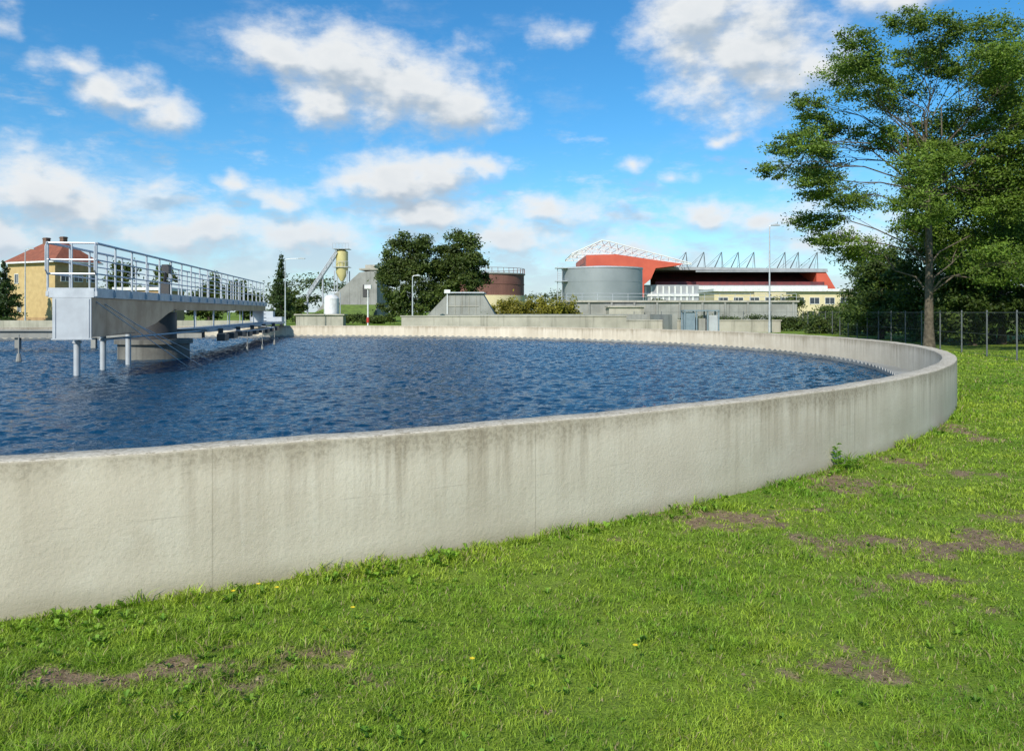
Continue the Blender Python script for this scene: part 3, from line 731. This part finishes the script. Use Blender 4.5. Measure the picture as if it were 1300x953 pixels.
cb=thing('equipment_cabinet','blue-grey steel equipment frame beside the tank rim','equipment cabinet',(12,50,0))
m=MB()
for x_ in(10.95,11.7,12.4,13.1): m.box(x_-.04,x_+.04,49.9,50.0,0,1.75); m.box(x_-.04,x_+.04,50.8,50.9,0,1.75)
m.box(10.9,13.15,49.86,50.94,1.75,1.83); m.build('frame',['bluegrey'],cb)
MB().box(11.0,11.62,50.0,50.8,.1,1.7).build('door',['bluegrey'],cb)
MB().box(12.45,13.05,50.02,50.8,.1,1.5).build('panel',['pale'],cb)
MB().box(11.78,12.35,50.3,50.8,.1,1.3).build('meter_box',['concd'],cb)

# ------------------------------------------------------------------ buildings
h=thing('yellow_brick_house','yellow brick house with a hipped red tile roof and chimneys','house',(-58,100,0),math.radians(-25))
wl=MB(); wl.box(-9.5,-.01,0,6,-.2,8.2,0); wl.box(-.01,0,0,6,-.2,8.2,1); wl.box(-9.5,0,-.02,0,0,1.0,1)
wl.build('wall',['ybrick','obrick'],h,local=True)
rf=MB(); e_=.45; rf.add([(-9.5-e_,-e_,8.2),(e_,-e_,8.2),(e_,6+e_,8.2),(-9.5-e_,6+e_,8.2),(-6.6,3,10.9),(-2.2,3,10.9)],[(0,1,5,4),(1,2,5),(2,3,4,5),(3,0,4),(3,2,1,0)],0)
rf.box(-9.5-e_-.1,e_+.1,-e_-.1,-e_,8.0,8.22,1); rf.box(e_,e_+.1,-e_-.1,6+e_,8.0,8.22,1)
rfo=rf.build('roof',['tile','white'],h,local=True)
for cx_ in(-6.0,-2.6):
    c_=MB(); c_.box(cx_-.36,cx_+.36,2.7,3.3,9.8,11.6); c_.box(cx_-.42,cx_+.42,2.64,3.36,11.4,11.5); q=c_.build('chimney',['chim'],rfo,local=True)
def window(parent,x,y,z,w,hh,axis='y',mats=('white','glass')):
    m=MB(); f=.07
    if axis=='y':
        m.box(x-w/2,x+w/2,y-.06,y-.004,z,z+f,0).box(x-w/2,x+w/2,y-.06,y-.004,z+hh-f,z+hh,0).box(x-w/2,x-w/2+f,y-.06,y-.004,z+f,z+hh-f,0).box(x+w/2-f,x+w/2,y-.06,y-.004,z+f,z+hh-f,0)
        m.box(x-.03,x+.03,y-.05,y-.004,z+f,z+hh-f,0).box(x-w/2+f,x+w/2-f,y-.03,y-.004,z+f,z+hh-f,1)
    else:
        m.box(x+.004,x+.06,y-w/2,y+w/2,z,z+f,0).box(x+.004,x+.06,y-w/2,y+w/2,z+hh-f,z+hh,0).box(x+.004,x+.06,y-w/2,y-w/2+f,z+f,z+hh-f,0).box(x+.004,x+.06,y+w/2-f,y+w/2,z+f,z+hh-f,0)
        m.box(x+.004,x+.05,y-.03,y+.03,z+f,z+hh-f,0).box(x+.004,x+.03,y-w/2+f,y+w/2-f,z+f,z+hh-f,1)
    return m.build('window',list(mats),parent,local=True)
window(h,-7.6,0,5.4,.8,1.3)
window(h,-7.0,-.02,1.7,.8,1.2)
for y_ in(1.4,3.2,5.0): window(h,0,y_,5.6,1.3,.9,'x')
an=thing('brick_annex','low brown brick annex with a flat white-edged roof','building',(-50,108,0))
MB().box(-53,-47,105,113,0,4.6).build('wall',['obrick'],an)
MB().box(-53.2,-46.8,104.8,113.2,4.6,5.0).build('roof',['white'],an)
for x_ in(-1.6,0.2,1.9):
    window(an,x_,-3.0,2.2,1.2,1.4)

pb=thing('concrete_works_building','grey concrete works building with a sloping roofline','building',(-26,130,0))
MB().prism([(-34.0,0),(-30.8,3.4),(-27.6,6.0),(-25.2,8.2),(-22.3,8.6),(-22.3,0)],130,142).build('wall',['concd'],pb)
MB().box(-25.2,-22.1,129.8,142.2,8.62,8.9).box(-24.6,-23,132,136,8.9,9.6).build('roof',['conc'],pb)
m=MB()
for i in range(12): m.box(-33.5+i*.42,-33.1+i*.42,129,129.98,i*.27,i*.27+.3)
m.build('stair',['conc'],pb)
MB().box(-24.6,-23.6,129.9,129.99,4.2,6.2).build('door',['dark'],pb)
em=MB(); em.add([(-35,122,0),(-22,122,0),(-22,129,2.9),(-29,129,2.9),(-35,129,0)],[(0,1,2,3),(0,3,4)]); 
M['lawn']=simple('lawn slope',(.13,.20,.03),(.08,.12,.022),.9,0,1.2)
emo=em.build('grass_bank',['lawn']); tag(emo,'sloping grass bank in front of the concrete building','grass bank')
for i,(x_,y_,w_w,h_) in enumerate([(-24,115,5,1.6),(-30,117,4,1.4),(-19,112,4,1.5)]):
    shrub('shrub','small green shrub at the foot of the grass bank',x_,y_,w_w,h_,4000,.13,240+i,(.05,.085,.015),(.11,.15,.03),1.0)
wt_=thing('white_tank','small upright white storage tank with a domed top','storage tank',(-22.9,100,0))
MB().tube([(-22.9,100,0),(-22.9,100,3.4),(-22.9,100,3.75),(-22.9,100,3.95)],[.95,.95,.7,.12],24).build('vessel',['white'],wt_,smooth=True)
MB().tube([(-22.9,100,3.9),(-22.9,100,4.2),(-21.8,100,4.2),(-21.8,100,0)],.06,8).build('pipe',['galv'],wt_)
mt=thing('pump_house','low white and grey pump house beside the upright tank','building',(-25,99,0))
MB().box(-26.6,-20.8,97,98.6,0,1.3).box(-26.8,-20.6,96.8,98.8,1.3,1.45).build('wall',['conc'],mt)
si=thing('yellow_silo','yellow steel silo on a frame with platform and ladder','silo',(-30.2,140,0))
MB().tube([(-30.2,140,7.2),(-30.2,140,8.6),(-30.2,140,12.4),(-30.2,140,12.8)],[.3,1.05,1.05,.4],24).build('vessel',['yel'],si,smooth=True)
m=MB()
for a,b_ in((-1.1,-1.1),(1.1,-1.1),(1.1,1.1),(-1.1,1.1)): m.tube([(-30.2+a,140+b_,0),(-30.2+a,140+b_,9)],.1,6)
for z_ in(9.6,12.8):
    m.box(-31.6,-28.8,138.7,141.3,z_,z_+.08)
    for i in range(6): m.tube([(-31.6+i*.56,138.7,z_),(-31.6+i*.56,138.7,z_+1)],.035,5)
    m.tube([(-31.6,138.7,z_+1),(-28.8,138.7,z_+1)],.035,5)
m.build('frame',['pale'],si)
cv=thing('conveyor','inclined grey steel conveyor rising to the silo','conveyor',(-36,140,0))
m=MB(); a0=Vector((-36.2,139,4.2)); a1=Vector((-30.8,139,12.2))
for dz in(0,.8):
    for dy in(0,1): m.tube([a0+Vector((0,dy,dz)),a1+Vector((0,dy,dz))],.09,6)
for i in range(12):
    f=i/12; p_=a0.lerp(a1,f); q=a0.lerp(a1,f+1/12); m.tube([p_,q+Vector((0,0,.8))],.05,5); m.tube([p_,p_+Vector((0,0,.8))],.05,5)
m.build('truss',['pale'],cv)
MB().tube([(-36.2,139.5,0),(-36.2,139.5,4.2)],.15,8).tube([(-33.5,139.5,0),(-33.5,139.5,8)],.15,8).build('support',['galv'],cv)
MB().add([(-36.2,139.1,4.5),(-30.8,139.1,12.5),(-30.8,139.9,12.5),(-36.2,139.9,4.5)],[(0,1,2,3)]).build('belt',['white'],cv)

sh_=thing('concrete_shed','low grey concrete shed with sloping ends','shed',(-6,85,0))
MB().prism([(-10.4,0),(-7.1,3.5),(-3.2,3.7),(-1.2,.3),(-1.2,0)],85,92).build('wall',['concd'],sh_)
m=MB()
for i in range(5): m.box(-6.9+i*.75,-6.86+i*.75,84.95,84.99,1.0,3.45)
m.box(-6.9,-3.6,84.94,85.0,2.3,2.36); m.build('panel',['conc'],sh_)
MB().box(-7.3,-3.0,84.7,92.3,3.72,3.85).build('roof',['galv'],sh_)
rt=thing('round_brown_tank','round brown brick digester tank with railing on the roof','storage tank',(-5.4,170,0))
MB().cyl(-5.4,170,0,5.2,8.2,n=64,m=0).build('base',['cream'],rt,smooth=True)
MB().cyl(-5.4,170,5.2,9.6,8.0,n=64).cyl(-5.4,170,7.5,7.7,8.08,n=64).build('wall',['rust'],rt,smooth=True)
m=MB(); m.cyl(-5.4,170,9.6,9.85,8.25,n=64); m.build('roof',['concd'],rt,smooth=True)
m=MB()
for i in range(40):
    a=i*math.pi/20; m.tube([(-5.4+8.1*math.cos(a),170+8.1*math.sin(a),9.85),(-5.4+8.1*math.cos(a),170+8.1*math.sin(a),10.9)],.05,5)
m.tube([(-5.4+8.1*math.cos(i*math.pi/20),170+8.1*math.sin(i*math.pi/20),10.9) for i in range(41)],.05,5); m.build('railing',['rust'],rt)
gt=thing('grey_storage_tank','large squat grey-green cylindrical storage tank','storage tank',(16,140,0))
m=MB(); m.cyl(16,140,0,9.2,7.1,n=96)
for z_ in(2.5,4.7,6.9): m.cyl(16,140,z_,z_+.06,7.13,n=96)
m.build('wall',['gtank'],gt,smooth=True)
MB().cyl(16,140,9.2,9.45,7.2,n=96,m=0).tube([(16,140,9.45),(16,140,9.9)],[7.1,.6],64,0).build('roof',['pale'],gt,smooth=True)
m=MB()
for x_ in(7.9,8.7): m.tube([(x_,137,0),(x_,137,9.6)],.07,6)
for i in range(24): m.tube([(7.9,137,.4*i),(8.7,137,.4*i)],.04,5)
for z_ in(3.6,7.0,9.3): m.box(7.5,9.6,136.4,138.6,z_,z_+.08)
m.build('ladder',['galv'],gt)
lb=thing('long_concrete_basin','long grey concrete basin with railing and inset panels','concrete basin',(22,105,0))
m=MB(); m.box(7.1,38,105,120,0,3.0); 
for i in range(11): m.box(7.1+i*3.02,7.35+i*3.02,104.8,104.998,0,3.0)
m.build('wall',['concd'],lb)
MB().box(6.9,38.2,104.7,120.2,3.0,3.25).build('coping',['conc'],lb)
m=MB()
for i in range(16): m.tube([(7.3+i*2.04,105,3.25),(7.3+i*2.04,105,4.15)],.03,5)
m.tube([(7.3,105,4.15),(37.9,105,4.15)],.03,5); m.tube([(7.3,105,3.7),(37.9,105,3.7)],.02,5); m.build('railing',['galv'],lb)
MB().box(12.5,17,101.5,104.6,0,2.3).box(12.3,17.2,101.3,104.6,2.3,2.5).build('pump_house',['conc'],lb)
cw=MB().box(-8.7,9,62,62.4,0,1.33).box(-8.8,9.1,61.95,62.45,1.33,1.42).build('concrete_wall',['conc']); tag(cw,'low pale concrete basin wall behind the round tank','wall')
cw=MB().box(-6,13,72,72.4,0,1.5).box(12.6,13,62,72,0,1.5).build('concrete_wall',['concd']); tag(cw,'low dark concrete wall with weathered face','wall')
cw=MB().box(9.3,22.5,66,66.4,0,.95).box(9.2,22.6,65.95,66.45,.95,1.05).build('concrete_wall',['conc']); tag(cw,'low concrete wall running towards the fence','wall')
cw=MB().box(-70,-22,70,70.4,0,.95).build('concrete_wall',['conc']); tag(cw,'long low concrete kerb wall past the tank','wall')

cr=thing('cream_building','long low cream rendered building with flat roof','building',(51,150,0))
MB().box(38.5,65,150,162,0,5.6).box(46,52,149.5,150,0,5.6).build('wall',['cream'],cr)
MB().box(38.2,65.3,149.3,162.3,5.6,6.1).build('roof',['white'],cr)
for i in range(9):
    x_=40.2+i*2.9
    yy_=-.5 if 45.5<x_<52.5 else 0
    window(cr,x_-51,yy_,3.2,1.9,1.3)

# stadium
st=thing('football_stadium','football stadium with red stand, white roof truss and cable masts','stadium',(85,350,0))
MB().prism([(32,8),(32,26.2),(45,26.6),(74,22.4),(72,21.8),(62,20.6),(60,16),(57,13.5),(57,8)],340,395).build('stand',['red'],st,label='bright red sloping end stand')
MB().box(54,82,346,348,5,13.6).box(64,140,350,352,5,13.6).build('facade',['roofgrey'],st)
wm=MB().box(-.35,.35,-.4,0,5,13.0); w0=None
wm2=MB().box(-1,1,-.4,0,8,10.5)
for i in range(10):
    if w0 is None: w0=wm.build('column',['white'],st,local=True); q=w0
    else: q=dup(w0,(0,0,0),st)
    q.location=(56+i*2.6-85,-4,0)
w0=None
for i in range(20):
    if w0 is None: w0=wm2.build('window',['glass'],st,local=True); q=w0
    else: q=dup(w0,(0,0,0),st)
    q.location=(84+i*2.8-85,0,0)
MB().box(56,82,345.3,346,8.6,9.6).box(82,140,349.5,350,11.6,13.2).build('fascia',['white'],st)
m=MB(); m.add([(66,352,13.5),(138,352,13.5),(138,375,20.3),(66,375,20.3)],[(0,1,2,3)]); m.box(66,138,375,376,14,20.5)
m.build('seating',['redseat'],st)
MB().box(64,139.5,351.9,353,13.6,15.2).build('parapet',['redseat'],st)
MB().prism([(64,20.6),(64,22.0),(141,21.0),(141,20.0)],352,400).build('roof',['roofgrey'],st)
MB().box(82,141,351.4,351.9,19.5,20.1).build('gutter',['roofgrey'],st)
MB().prism([(136,5),(136,20),(140,20),(147,8),(147,5)],352,395).build('side_wall',['red'],st)
m=MB()
top=lambda f:Vector((26+f*52,0,27.0+min(f/.26,1)*6.0-max(0,(f-.26)/.74)*10.2)); bot=lambda f:Vector((26+f*52,0,26.6+min(f/.26,1)*.3-max(0,(f-.26)/.74)*4.6))
for y_ in(342,362,385):
    Y_=Vector((0,y_,0)); nb_=16
    for i in range(nb_):
        f,g_=i/nb_,(i+1)/nb_
        m.tube([top(f)+Y_,top(g_)+Y_],.25,6); m.tube([bot(f)+Y_,bot(g_)+Y_],.2,6); m.tube([bot(f)+Y_,top(g_)+Y_],.13,5); m.tube([top(f)+Y_,bot(f)+Y_],.12,5)
for i in range(17):
    f=i/16; m.tube([top(f)+Vector((0,342,0)),top(f)+Vector((0,385,0))],.16,5)
    if i<16: m.tube([top(f)+Vector((0,342,0)),top((i+1)/16)+Vector((0,362,0))],.12,5)
m.build('roof_truss',['white'],st)
p0=None
mm=MB(); mm.tube([(-1.6,0,20.5),(1.2,-4,28.6)],[.26,.15],6); mm.tube([(1.2,-4,28.6),(4.2,8,21)],.07,5); mm.tube([(1.2,-4,28.6),(-4.5,8,21.2)],.07,5); mm.tube([(3.0,0,20.5),(1.2,-4,28.6)],.14,5); mm.tube([(-5,0,21.2),(-1.4,-3,25)],.07,5)
for x_ in(77,85,93,100.5,107.5,121.5,127.5,136):
    if p0 is None: p0=mm.build('mast',['post'],st,local=True); q=p0
    else: q=dup(p0,(0,0,0),st)
    q.location=(x_-85,8,0)
print('done')
